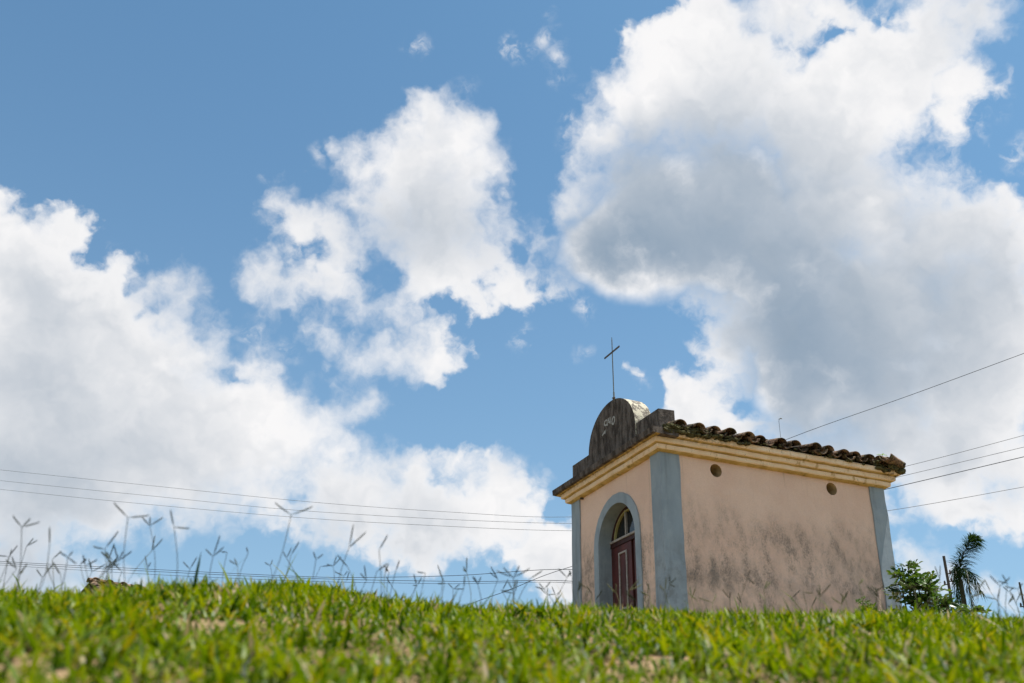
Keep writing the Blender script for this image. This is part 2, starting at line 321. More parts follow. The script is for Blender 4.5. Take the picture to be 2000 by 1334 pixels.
def make_bluegrey():
    m, k = mat('blue_grey_paint'); v = k.obj()
    base = k.mix(k.ramp(k.noise(k.stretch(v, (1., 1., .5)), 3., 4), .35, .68), (.29, .345, .39), (.235, .285, .325))
    base = k.mix(k.math('MULTIPLY', k.ramp(k.noise(k.stretch(v, (8., 8., .8)), 1., 4, .6), .48, .72), .6), base, (.165, .19, .21))
    base = k.mix(k.math('MULTIPLY', k.ramp(k.noise(v, 2.2, 5, .65), .46, .66), .5), base, (.35, .40, .43))
    base = k.mix(k.math('MULTIPLY', k.ramp(sepz(k, v), 2.2, 1.3), k.ramp(k.noise(v, 7., 6, .7), .45, .65, 0., .55)), base, (.15, .16, .16))
    base = k.mix(k.ramp(k.noise(v, 26., 5, .7), .68, .76, 0., .55), base, (.50, .55, .58))
    base = k.mix(k.ramp(k.noise(v, 33., 5, .7), .67, .74, 0., .5), base, (.09, .10, .10))
    h = k.math('ADD', k.noise(v, 8., 3), k.math('MULTIPLY', k.noise(v, 80., 2), .1))
    finish(k, base, .75, h, .3, .015, .25)
    return m
def make_cornice(ochre):
    m, k = mat('ochre_plaster' if ochre else 'peach_moulding'); v = k.obj()
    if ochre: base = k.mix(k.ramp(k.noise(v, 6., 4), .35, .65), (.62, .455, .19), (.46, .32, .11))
    else: base = k.mix(k.ramp(k.noise(v, 5., 4), .38, .66), (.85, .67, .49), (.80, .59, .39))
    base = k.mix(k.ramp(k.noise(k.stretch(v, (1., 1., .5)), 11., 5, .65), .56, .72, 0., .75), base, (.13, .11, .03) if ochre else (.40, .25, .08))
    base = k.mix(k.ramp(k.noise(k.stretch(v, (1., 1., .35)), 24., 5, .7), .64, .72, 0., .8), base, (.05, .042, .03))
    # black growth right under the tiles near the front corner
    x = k.add('ShaderNodeSeparateXYZ', {0: v}).outputs[0]
    near = k.math('MULTIPLY', k.ramp(x, 1.5, .2), k.ramp(sepz(k, v), 3.12, 3.24))
    far = k.math('MULTIPLY', k.ramp(x, 3.3, 3.75), k.ramp(sepz(k, v), 3.10, 3.20))
    gr = k.ramp(k.noise(v, 16., 5, .7), .40, .60)
    base = k.mix(k.math('MULTIPLY', k.math('MAXIMUM', near, far), gr), base, (.030, .028, .018))
    h = k.math('ADD', k.noise(v, 16., 4), k.math('MULTIPLY', k.noise(v, 60., 3), .3))
    finish(k, base, .92, h, .5, .02, .15)
    return m
def make_concrete(pale=False):
    m, k = mat('flaking_limewash' if pale else 'weathered_concrete'); v = k.obj()
    sv = k.stretch(v, (1., 1., .35))
    base = k.mix(k.ramp(k.noise(sv, 9., 5, .65), .36, .64), (.050, .039, .033), (.155, .13, .115))
    base = k.mix(k.ramp(k.noise(k.stretch(v, (1., 1., .25)), 22., 5, .7), .52, .68, 0., .8), base, (.030, .026, .022))
    base = k.mix(k.ramp(k.noise(v, 52., 5, .75), .60, .70, 0., .7), base, (.31, .29, .265))
    base = k.mix(k.ramp(k.noise(v, 17., 4, .7), .66, .74, 0., .6), base, (.17, .14, .06))
    base = k.mix(k.ramp(k.noise(v, 30., 3, .7), .74, .80, 0., .5), base, (.30, .12, .05))
    if pale:
        pl = k.ramp(k.noise(k.stretch(v, (1.3, 1., 1.)), 9., 6, .65), .475, .51)
        base = k.mix(k.math('MULTIPLY', pl, .95), k.mix(.5, base, (.26, .23, .19)), (.50, .46, .36))
    h = k.math('ADD', k.noise(v, 22., 5, .7), k.math('MULTIPLY', k.noise(v, 90., 3), .3))
    finish(k, base, .95, h, .6, .02, .1)
    return m
def make_tile():
    m, k = mat('old_clay_tile'); v = k.obj()
    ri = k.add('ShaderNodeObjectInfo').outputs['Random']
    off = k.vec('ADD', v, k.add('ShaderNodeCombineXYZ', {0: k.math('MULTIPLY', ri, 37.), 1: k.math('MULTIPLY', ri, 11.), 2: 0.}).outputs[0])
    base = k.mix(ri, (.19, .11, .072), (.30, .21, .145))
    base = k.mix(k.ramp(k.noise(off, 9., 5, .65), .40, .58, 0., .95), base, (.032, .028, .023))
    base = k.mix(k.ramp(k.noise(off, 30., 5, .7), .56, .68, 0., .7), base, (.40, .36, .27))
    base = k.mix(k.ramp(k.noise(off, 11., 4, .7), .56, .66, 0., .7), base, (.16, .15, .035))
    finish(k, base, .95, k.noise(off, 40., 4, .7), .6, .012, .1)
    return m
def simple(name, a, b, scale=8., rough=.7, spec=.3, metal=0., bump=.2, stretch=(1, 1, 1)):
    m, k = mat(name); v = k.stretch(k.obj(), stretch)
    finish(k, k.mix(k.ramp(k.noise(v, scale, 5, .65), .35, .65), a, b), rough, k.noise(v, scale*4, 3), bump, .008, spec, metal)
    return m
def make_door():
    m, k = mat('worn_maroon_paint'); v = k.obj()
    base = k.mix(k.ramp(k.noise(k.stretch(v, (1., 1., .3)), 9., 4), .35, .65), (.095, .019, .016), (.055, .012, .010))
    z = sepz(k, v)
    wear = k.math('MULTIPLY', k.ramp(k.noise(k.stretch(v, (1., 1., .12)), 55., 5, .7), .52, .66), k.ramp(z, 1.75, 1.2))
    base = k.mix(k.math('MULTIPLY', wear, .75), base, (.30, .27, .26))
    sc2 = k.ramp(k.noise(k.stretch(v, (1., 1., .25)), 24., 5, .7), .66, .72)
    base = k.mix(k.math('MULTIPLY', sc2, .5), base, (.28, .22, .21))
    finish(k, base, .55, k.noise(k.stretch(v, (1., 1., .1)), 60., 3), .3, .006, .4)
    return m
def make_glass():
    m, k = mat('dark_window_glass'); v = k.obj()
    p = k.add('ShaderNodeBsdfPrincipled', {'Base Color': (.012, .014, .016, 1.), 'Roughness': .06, 'Specular IOR Level': .5})
    b = k.add('ShaderNodeBump', {'Height': k.noise(v, 5., 2), 'Strength': .12, 'Distance': .02}); k.l.new(b.outputs[0], p.inputs['Normal'])
    k.l.new(p.outputs[0], k.add('ShaderNodeOutputMaterial').inputs[0])
    return m
def leaf_mat(name, stops, trans=.45, gloss=.18, attr='tint', scale_noise=0., rough=.38):
    """thin leaf: diffuse + light through the leaf + sheen; colour picked by a per-leaf number"""
    m, k = mat(name)
    t = k.add('ShaderNodeAttribute', attribute_name=attr).outputs['Fac']
    r = k.add('ShaderNodeValToRGB', {0: t}); cr_ = r.color_ramp
    while len(cr_.elements) < len(stops): cr_.elements.new(.5)
    for e, (p, c) in zip(cr_.elements, stops): e.position = p; e.color = tuple(c)+(1.,)
    col = r.outputs[0]
    warm = k.mix(k.ramp(t, .82, .86, 1., 0.), col, k.mix(1., col, (1.25, 1.12, .45), 'MULTIPLY'))
    d = k.add('ShaderNodeBsdfDiffuse', {0: col}); tr = k.add('ShaderNodeBsdfTranslucent', {0: warm})
    g = k.add('ShaderNodeBsdfAnisotropic' if False else 'ShaderNodeBsdfGlossy', {0: (1., 1., 1., 1.), 'Roughness': rough})
    a = k.add('ShaderNodeMixShader', {0: trans, 1: d.outputs[0], 2: tr.outputs[0]})
    fr = k.add('ShaderNodeFresnel', {0: 1.45}).outputs[0]
    b = k.add('ShaderNodeMixShader', {0: k.math('MULTIPLY', fr, gloss, clamp=True), 1: a.outputs[0], 2: g.outputs[0]})
    k.l.new(b.outputs[0], k.add('ShaderNodeOutputMaterial').inputs[0])
    return m

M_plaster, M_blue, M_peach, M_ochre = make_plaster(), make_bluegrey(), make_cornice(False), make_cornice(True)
M_conc, M_lime, M_tile, M_door, M_glass = make_concrete(), make_concrete(True), make_tile(), make_door(), make_glass()
M_lining = simple('dirty_ochre_lining', (.55, .40, .22), (.36, .25, .13), 9., .95)
M_bead = simple('grey_white_beading', (.42, .385, .36), (.27, .24, .22), 30., .7)
M_yellow = simple('yellowed_frame_paint', (.42, .38, .17), (.33, .29, .12), 18., .6)
M_frame = simple('dark_maroon_frame', (.055, .017, .015), (.03, .011, .010), 14., .6)
M_iron = simple('rusted_iron', (.055, .04, .032), (.10, .075, .055), 40., .75, .4)
M_greyiron = simple('weathered_iron', (.16, .17, .15), (.10, .10, .09), 30., .6, .4)
M_letter = simple('pale_painted_numerals', (.44, .43, .41), (.26, .25, .235), 40., .9)
M_mortar = simple('mossy_mortar', (.035, .032, .018), (.11, .10, .045), 22., .95, .1, bump=.8)
M_cable = simple('grey_cable', (.13, .13, .135), (.16, .16, .165), 3., .6)
M_cabledark = simple('black_cable', (.022, .026, .034), (.03, .034, .042), 3., .6)
M_wood = simple('grey_black_post_wood', (.045, .036, .030), (.085, .07, .058), 12., .9, .2, bump=.6, stretch=(1, 1, .1))
M_bark = simple('bark', (.10, .08, .055), (.05, .042, .03), 14., .95, .1, bump=.8, stretch=(1, 1, .3))
M_housewall = simple('whitewashed_wall', (.62, .58, .52), (.5, .46, .41), 4., .9, .2)
M_wood_deck = simple('roof_boards', (.12, .085, .06), (.07, .05, .035), 9., .9)

# ------------------------------------------------------------------ ground
def sp(t, s): return s*np.logaddexp(0, t/s)
def ground_z(x, y):
    x = np.asarray(x, float); y = np.asarray(y, float); a, h = .278, .254
    z = -h+a*y-(a-.09)*sp(y-3.4, .5)-.14*sp(y-13, 1.5)-.05*sp(np.abs(x)-9, 2)
    z = -4+sp(z+4, 1)
    z = z+.022/(1+np.exp(np.clip((x+.35)/.15, -50, 50)))+.040*np.exp(-((x+.75)/.35)**2)
    z = z+.010*np.sin(x*5.1+y*2.3)*np.cos(y*4.3-x*1.7)+.006*np.sin(x*11.3+1.)*np.sin(y*9.1)
    return z
def gz(x, y): return float(ground_z(x, y))
def axis(fine, lo, hi, far, n):
    a = np.arange(lo, hi+1e-6, fine); g = np.geomspace(fine*2, far, n)
    return np.concatenate([(lo-g)[::-1], a, hi+g])
xs = axis(.11, -9, 9, 900, 40); ys = axis(.11, -1.5, 18, 900, 40)
X, Y = np.meshgrid(xs, ys); Z = ground_z(X, Y)
nx, ny = len(xs), len(ys)
me = bpy.data.meshes.new('ground')
idx = np.arange(nx*ny).reshape(ny, nx)
quads = np.stack([idx[:-1, :-1], idx[:-1, 1:], idx[1:, 1:], idx[1:, :-1]], -1).reshape(-1, 4)
me.from_pydata(np.stack([X, Y, Z], -1).reshape(-1, 3).tolist(), [], quads.tolist()); me.update()
m, k = mat('turf_soil'); v = k.obj()
far_ = k.ramp(k.vec('LENGTH', v), 14., 30.)
base = k.mix(k.ramp(k.noise(v, 3., 5, .6), .4, .6), (.20, .125, .07), (.33, .225, .13))
base = k.mix(k.ramp(k.noise(v, 40., 4, .7), .45, .65), base, (.09, .075, .03))
base = k.mix(far_, base, k.mix(k.noise(v, .2, 5), (.05, .085, .02), (.09, .12, .03)))
finish(k, base, .95, k.noise(v, 60., 4, .7), .6, .02, .1)
tag(link('ground', me, m, smooth=True), kind='structure', label='grassy hillside rising from the camera to the chapel')

# ------------------------------------------------------------------ grass (uncountable)
def grass(name, N, sampler, length, width, seed, material, label, lean=(.15, .95), straw=.1, nseg=3):
    r = np.random.default_rng(seed)
    x, y = sampler(r, N); N = len(x)
    z = ground_z(x, y)-.004
    clump = .5+.25*(np.sin(x*7.3+2*np.sin(y*5.1))*np.sin(y*8.7+1.7*np.sin(x*4.3)))+.25*np.sin(x*19.7+3*np.sin(y*13.))*np.sin(y*23.1+x*5.)
    bare = np.clip(np.sin(x*2.9+1.1+np.sin(y*3.))*np.sin(y*6.1+x*2.3)-.35, 0, 1)*np.clip((3.1-y)/1.2, 0, 1)*1.5
    keep = r.random(N) < np.clip(.08+1.3*clump-.6*bare, 0, 1); x, y, z, clump = x[keep], y[keep], z[keep], clump[keep]; N = len(x)
    L = r.uniform(*length, N)*(.62+.85*clump)*r.uniform(.75, 1.15, N); Wd = r.uniform(*width, N)
    tall = r.random(N) < .007; L = np.where(tall, L*2., L)
    az = r.uniform(0, 2*PI, N); tilt = r.uniform(*lean, N); curl = r.uniform(.1, 1.1, N)
    hx, hy = np.cos(az), np.sin(az); sx, sy = -hy, hx
    tw = r.uniform(-.7, .7, N)
    prof = [.75, 1., .8, 0.] if nseg == 3 else [.8, 1., .95, .65, 0.]
    px, py, pz = x.copy(), y.copy(), z.copy(); rows = []
    for i in range(nseg+1):
        wv = Wd*prof[i]*.5
        nzx = sx*np.cos(tw*i/nseg); nzy = sy*np.cos(tw*i/nseg); nzz = np.sin(tw*i/nseg)
        if i < nseg:
            rows.append((px-nzx*wv, py-nzy*wv, pz-nzz*wv)); rows.append((px+nzx*wv, py+nzy*wv, pz+nzz*wv))
        else: rows.append((px, py, pz))
        th = tilt+curl*(i+.5)/nseg; st = L/nseg
        px = px+hx*np.sin(th)*st; py = py+hy*np.sin(th)*st; pz = pz+np.cos(th)*st
    nv = 2*nseg+1
    V = np.stack([np.stack(q, -1) for q in rows], 1).reshape(-1, 3)
    fl = [(2*i, 2*i+1, 2*i+3, 2*i+2) for i in range(nseg-1)]; tl = (2*nseg-2, 2*nseg-1, 2*nseg)
    base = (np.arange(N)*nv)[:, None]
    loops = np.concatenate([np.concatenate([base+np.array(q) for q in fl], 1), base+np.array(tl)], 1)
    sizes = np.array([4]*(nseg-1)+[3])
    me = bpy.data.meshes.new(name)
    me.vertices.add(N*nv); me.vertices.foreach_set('co', V.astype(np.float32).ravel())
    me.loops.add(loops.size); me.loops.foreach_set('vertex_index', loops.astype(np.int32).ravel())
    tot = np.tile(sizes, N); st = np.concatenate([[0], np.cumsum(tot)[:-1]])
    me.polygons.add(N*nseg); me.polygons.foreach_set('loop_start', st.astype(np.int32)); me.polygons.foreach_set('loop_total', tot.astype(np.int32))
    me.polygons.foreach_set('use_smooth', np.ones(N*nseg, bool))
    me.update(calc_edges=True)
    # tint: 0..0.8 greens, 0.85..1 straw; dry patches have more straw
    patch = .5+.5*np.sin(x*3.1+1.3)*np.sin(y*4.7+x*1.9)
    dry = r.random(N) < straw*(.25+1.6*patch**2+1.2*(1-clump)**2)
    tint = np.where(dry, r.uniform(.86, 1., N), np.clip(r.normal(.14, .22, N)+.52*clump, 0, .8))  # greens deepen between clumps: shade of the gaps put into the tint
    at_ = me.attributes.new('tint', 'FLOAT', 'POINT'); at_.data.foreach_set('value', np.repeat(tint, nv).astype(np.float32))
    return tag(link(name, me, material), label, None, None, 'stuff')
M_grass = leaf_mat('grass_blades', [(0., (.012, .035, .0015)), (.28, (.052, .112, .002)), (.5, (.118, .188, .003)), (.74, (.21, .262, .005)), (.83, (.24, .20, .010)), (.87, (.28, .21, .10)), (1., (.42, .35, .20))], .46, .022, rough=.5)
def fan(y0, y1, k0, pad):
    def f(r, n):
        y = np.sqrt(r.uniform(y0*y0, y1*y1, n)); x = r.uniform(-1, 1, n)*(y*k0+pad)
        return x, y
    return f
def no_chapel(f):
    def g(r, n):
        x, y = f(r, n)
        dx, dy = x-1.903, y-12.; vv = dx*.92372+dy*.38307; uu = -dx*.38307+dy*.92372
        kpt = ~((vv > .0) & (vv < 3.61) & (uu > .0) & (uu < 2.554))
        return x[kpt], y[kpt]
    return g
grass('grass', 320000, fan(.95, 4.9, .56, 1.1), (.02, .062), (.0038, .0088), 1, M_grass, 'bright green broad bladed grass covering the hillside', lean=(.2, 1.6), straw=.05)
grass('broad_leaves', 10000, fan(.95, 4.9, .56, 1.1), (.03, .068), (.008, .013), 5, M_grass, 'wider leaves scattered through the grass of the hillside', lean=(.5, 1.5), straw=.16, nseg=4)
grass('thatch', 40000, fan(.95, 4.9, .56, 1.1), (.02, .06), (.0025, .0055), 2, M_grass, 'dry straw and dead stems lying between the grass blades', lean=(1.1, 1.6), straw=.8)
grass('hilltop_grass', 60000, no_chapel(fan(4.9, 17, .62, .5)), (.05, .12), (.008, .014), 3, M_grass, 'green grass on the flat hilltop round the chapel', straw=.08)

# ------------------------------------------------------------------ chapel; local x runs along the side wall, y along the facade from the near corner, z up
H0 = 3.05                                   # height of the underside of the cornice above the buried footing
CH = empty('chapel', (1.90297, 12.0, 4.38257-H0), math.radians(22.5241))
tag(CH, 'small pink plastered chapel with blue grey corners, clay tile roof and rounded concrete gable', 'chapel')
W, L, IN = 2.554, 3.61, .02
def rectpts(a0, a1, b0, b1, n=1): return [(a0, b0), (a1, b0), (a1, b1), (a0, b1)]
def circ(cx, cy, r, n): return [(cx+r*math.cos(i*2*PI/n), cy+r*math.sin(i*2*PI/n)) for i in range(n)]
def archpts(cx, r, spring, bottom, n=28):
    return [(cx+r, bottom)]+[(cx+r*math.cos(i*PI/n), spring+r*math.sin(i*PI/n)) for i in range(n+1)]+[(cx-r, bottom)]
DC, DSP = 1.2275, H0-.895                   # door centre along the facade, springing height of its arch
# facade wall with door opening
me = panel(rectpts(.1, W-.1, .0, H0+.2), [archpts(DC, .60, DSP, .02)], .26, lambda a, b, t: (IN+t, a, b))
link('wall', me, M_plaster, CH)
# right side wall with two round vent holes
me = panel(rectpts(.1, L-.1, .0, H0+.2), [circ(.85, H0-.157, .089, 28), circ(2.707, H0-.148, .089, 28)], .30, lambda a, b, t: (a, IN+t, b))
o = link('wall', me, M_plaster, CH); o['label'] = 'side wall with two round vent holes and grey mould stains'
me = panel(rectpts(.1, L-.1, .0, H0+.2), [circ(.85, H0-.157, .083, 20), circ(2.707, H0-.148, .083, 20)], -.26, lambda a, b, t: (a, W-IN+t, b)); link('wall', me, M_plaster, CH)
me = panel([(.1, 0), (W-.1, 0), (W-.1, H0+.2), (W/2, H0+.56), (.1, H0+.2)], [], -.26, lambda a, b, t: (L-IN+t, a, b)); link('wall', me, M_plaster, CH)
for hx_, hz_ in ((.85, H0-.157), (2.707, H0-.148)):
    mb = MB(); mb.grid([[(hx_+r*math.cos(i*2*PI/28), y, hz_+r*math.sin(i*2*PI/28)) for i in range(28)] for y, r in ((IN+.004, .0885), (IN+.1, .083), (IN+.2, .084), (IN+.3, .08))], True)
    mb.build('vent_lining', M_lining, CH, smooth=True)
# corner pilasters, slightly battered
for x0, x1, y0, y1, ox, oy in ((0, .29, 0, .245, -1, -1), (L-.254, L, 0, .25, 1, -1), (0, .29, W-.26, W, -1, 1), (L-.254, L, W-.26, W, 1, 1)):
    mb = MB(); rows = []
    for i in range(15):
        z = (H0+.01)*i/14; fl = .035*max(0, 1-z/1.75)**1.5; j = rnd.uniform(-.006, .006)
        xa, xb, ya, yb = x0, x1, y0, y1
        if ox < 0: xa -= fl
        else: xb += fl
        if oy < 0: ya -= fl
        else: yb += fl
        rows.append([(xa+j, ya-j, z), (xb+j, ya-j, z), (xb+j, yb+j, z), (xa+j, yb+j, z)])
    mb.grid(rows, True); mb.face(rows[0][::-1]); mb.face(rows[-1])
    mb.build('pilaster', M_blue, CH, weld=True, bevel=0.)
# cornice: three mouldings swept round the building, uneven by hand
def moulding(profile, x_from=None, mi=None, name='cornice_moulding'):
    """profile: (projection, height) closed; runs round the four sides, or three sides when it starts behind the front slab"""
    mb = MB(); rows = []
    ns, nl = 22, 30
    path = []
    x0 = 0. if x_from is None else x_from
    for i in range(nl+1): path.append((x0+(L-x0)*i/nl, 0., (0 if 0 < i < nl or (x_from is not None and i == 0) else (-1 if i == 0 else 1)), -1))
    for i in range(1, ns+1): path.append((L, W*i/ns, 1, 0 if i < ns else 1))
    for i in range(1, nl+1): path.append((L-(L-x0)*i/nl, W, (0 if i < nl or x_from is not None else -1), 1))
    if x_from is None:
        for i in range(1, ns): path.append((0., W-W*i/ns, -1, 0))
    for (x, y, ex, ey) in path:
        j = rnd.uniform(-.004, .004); jz = rnd.uniform(-.003, .003)
        rows.append([(x+ex*(p+j), y+ey*(p+j), H0+h+jz) for p, h in profile])
    if x_from is None: rows.append(rows[0])
    mb.grid(rows, True, mi)
    if x_from is not None: mb.face(rows[0]); mb.face(rows[-1][::-1])
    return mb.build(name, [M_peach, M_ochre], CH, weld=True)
und = lambda i, j: 1 if j in (0, 1) else 0  # lower faces of each moulding take the ochre colour
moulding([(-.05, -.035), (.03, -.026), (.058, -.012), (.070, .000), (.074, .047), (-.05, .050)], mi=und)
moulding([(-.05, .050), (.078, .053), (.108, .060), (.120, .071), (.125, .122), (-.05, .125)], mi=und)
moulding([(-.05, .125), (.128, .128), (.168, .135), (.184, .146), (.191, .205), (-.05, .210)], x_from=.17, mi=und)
# dark concrete coping slab over the facade
mb = MB(); rows = []
for i in range(25):
    y = -.215+(W+.43)*i/24; j = rnd.uniform(-.004, .004)
    rows.append([(-.10+j, y, H0+.126), (-.165+j, y, H0+.130), (-.208+j, y, H0+.134), (-.216+j, y, H0+.208+j), (.168, y, H0+.214), (.168, y, H0+.126)])
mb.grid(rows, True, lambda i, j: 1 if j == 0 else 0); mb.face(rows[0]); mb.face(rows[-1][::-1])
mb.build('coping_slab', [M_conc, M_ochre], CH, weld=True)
# parapet: two low blocks and the rounded gable with the year
def block(y0, y1):
    mb = MB(); n = 6; rows = []
    for i in range(n+1):
        y = y0+(y1-y0)*i/n; j = rnd.uniform(-.005, .005)
        rows.append([(.008, y, H0+.20), (.008+j, y, H0+.558+j), (.25+j, y, H0+.566-j), (.25, y, H0+.20)])
    mb.grid(rows, True); mb.face(rows[0]); mb.face(rows[-1][::-1])
    return mb.build('parapet_block', M_conc, CH, weld=True)
block(-.014, .60); block(1.90, 2.513)
GC, GA, GB, GZ = 1.247, .688, .575, H0+.548
front, n = [], 40
prof = [(GC-GA, H0+.20)]+[(GC-GA*math.cos(i*PI/n)*(1+rnd.uniform(-.004, .004)), GZ+GB*math.sin(i*PI/n)) for i in range(n+1)]+[(GC+GA, H0+.20)]
mb = MB(); mb.face([(-.014, y, z) for y, z in prof][::-1]); mb.face([(.262, y, z) for y, z in prof])
mb.grid([[(-.014+t*.276, y, z) for t in (0, .33, .66, 1)] for y, z in prof], False, 1)
gable = mb.build('gable_arch', [M_conc, M_lime], CH, weld=True)
# the painted year, brush strokes a few millimetres proud
def strokes(name, pts, r=.0125):
    P = catmull([(-.0175, y, H0+z) for y, z in pts], 5); mb = MB(); rows = []
    for i, p in enumerate(P):
        d = (P[min(i+1, len(P)-1)]-P[max(i-1, 0)]); d = Vector((0, d.y, d.z)).normalized(); s = Vector((0, -d.z, d.y))*r*rnd.uniform(.8, 1.15)
        rows.append([p-s+Vector((.004, 0, 0)), p-s, p+s, p+s+Vector((.004, 0, 0))])
    mb.grid(rows, True); mb.face(rows[0]); mb.face(rows[-1][::-1])
    return mb
def digit(*lists):
    mb = MB()
    for l in lists:
        q = strokes('', l); b = len(mb.v); mb.v += q.v; mb.f += [tuple(b+i for i in f) for f in q.f]; mb.m += q.m
    return mb.build('numeral', M_letter, gable)
digit([(1.500, .690), (1.465, .706), (1.425, .724), (1.392, .736)], [(1.392, .736), (1.405, .714), (1.418, .690)])
digit([(1.340, .838), (1.345, .872), (1.385, .882), (1.420, .862), (1.418, .825), (1.375, .806), (1.345, .822), (1.338, .842), (1.335, .812), (1.333, .785)])
digit([(1.300, .893), (1.302, .855), (1.290, .823), (1.262, .815), (1.252, .818)], [(1.252, .885), (1.250, .845), (1.252, .785)])
digit([(1.165, .850), (1.135, .848), (1.120, .815), (1.130, .775), (1.160, .752), (1.190, .765), (1.197, .800), (1.180, .838), (1.160, .852)])
# iron cross
mb = MB(); mb.tube([(.10, 1.325, H0+1.05), (.10, 1.328, H0+1.32)], .012, 8)
mb.tube([(.10, 1.329, H0+1.32), (.10, 1.333, H0+1.75), (.10, 1.335, H0+2.16), (.10, 1.335, H0+2.21)], [.008, .008, .007, .004], 8)
cross = mb.build('cross', M_greyiron, CH)
mb = MB(); mb.box((.086, 1.10, H0+1.948), (.098, 1.565, H0+1.974)); mb.build('crossbar', M_iron, cross, bevel=.003)
mb = MB()
for kx in range(3): mb.tube([(.10+.016*math.cos(a), 1.327+.016*math.sin(a), H0+1.205+.012*kx+.002*a) for a in np.linspace(0, 2*PI, 10)], .005, 6)
mb.tube([(.09, 1.345, H0+1.215), (.09, 1.362, H0+1.235), (.09, 1.352, H0+1.25)], .004, 6); mb.build('wire_binding', M_iron, cross)
# door surround: blue grey arch with deep reveal
wobl = lambda P: [(a+rnd.uniform(-.004, .004), b+rnd.uniform(-.004, .004)) for a, b in P]
me = panel(wobl(archpts(DC, .645, DSP, .0, 36)), [archpts(DC, .51, DSP, .0+.01, 36)], .26, lambda a, b, t: (.004+t, a, b)); link('door_surround', me, M_blue, CH)
DX = .205                                   # depth of the door face behind the facade
mb = MB(); mb.box((DX-.03, DC-.53, H0-.812), (DX+.06, DC+.57, H0-.782)); mb.build('transom_sill', M_bead, CH, bevel=.004)
mb = MB(); mb.box((DX-.012, DC-.52, H0-.875), (DX+.055, DC+.52, H0-.8125)); mb.build('transom', M_frame, CH, bevel=.004)
def door_leaf(y0, y1, beads, x=DX):
    mb = MB(); z0, z1 = .55, H0-.877
    mb.box((x, y0, z0), (x+.045, y1, z1)); lf = mb.build('door_leaf', M_door, CH, bevel=.004)
    if beads:
        a, b, t = beads[0], beads[1], H0-.98
        for zt, zb in ((t, 1.30), (1.2, .70)):
            fr = [(a, zb), (b, zb), (b, zt), (a, zt)]; inn = [(a+.022, zb+.022), (b-.022, zb+.022), (b-.022, zt-.022), (a+.022, zt-.022)]
            me = panel(fr, [inn], -.016, lambda p, q, s: (x-.001+s, p, q)); link('beading', me, M_bead, lf)
            mb = MB(); mb.box((x-.007, a+.05, zb+.05), (x+.004, b-.05, zt-.05)); mb.build('raised_panel', M_door, lf, bevel=.003)
    return lf
door_leaf(1.172, DC+.509, (1.287, 1.512))
door_leaf(DC-.509, 1.128, (.83, 1.05), DX+.012)
mb = MB(); mb.box((DX+.03, 1.125, .55), (DX+.07, 1.175, H0-.878)); mb.build('meeting_stile', M_frame, CH)
# fanlight
def ring(r0, r1, x0, x1, name, m, parent, zc=DSP+.085, n=32):
    mb = MB(); rows = []
    for i in range(n+1):
        a = PI*i/n; c, s = math.cos(a), math.sin(a)
        rows.append([(x0, DC+r0*c, zc+r0*s*.93), (x1, DC+r0*c, zc+r0*s*.93), (x1, DC+r1*c, zc+r1*s*.93), (x0, DC+r1*c, zc+r1*s*.93)])
    mb.grid(rows, True); mb.face(rows[0]); mb.face(rows[-1][::-1])
    return mb.build(name, m, parent, weld=True)
fan_ = ring(.405, .53, DX-.005, DX+.05, 'fanlight', M_frame, CH)
ring(.385, .4045, DX-.012, DX+.04, 'inner_frame', M_yellow, fan_)
mb = MB(); mb.box((DX-.010, 1.288, H0-.781), (DX+.03, 1.316, H0-.43)); mb.build('mullion', M_bead, fan_, bevel=.003)
me = panel([(DC+.404*math.cos(i*PI/24), DSP+.085+.404*.93*math.sin(i*PI/24)) for i in range(25)], [], .006, lambda a, b, t: (DX+.02+t, a, b)); link('pane', me, M_glass, fan_)
# small drain pipe stub under the cornice
mb = MB(); mb.tube([(-.03, 2.20, H0-.045), (.1, 2.20, H0-.035)], .014, 10); mb.build('drain_pipe', M_iron, CH)

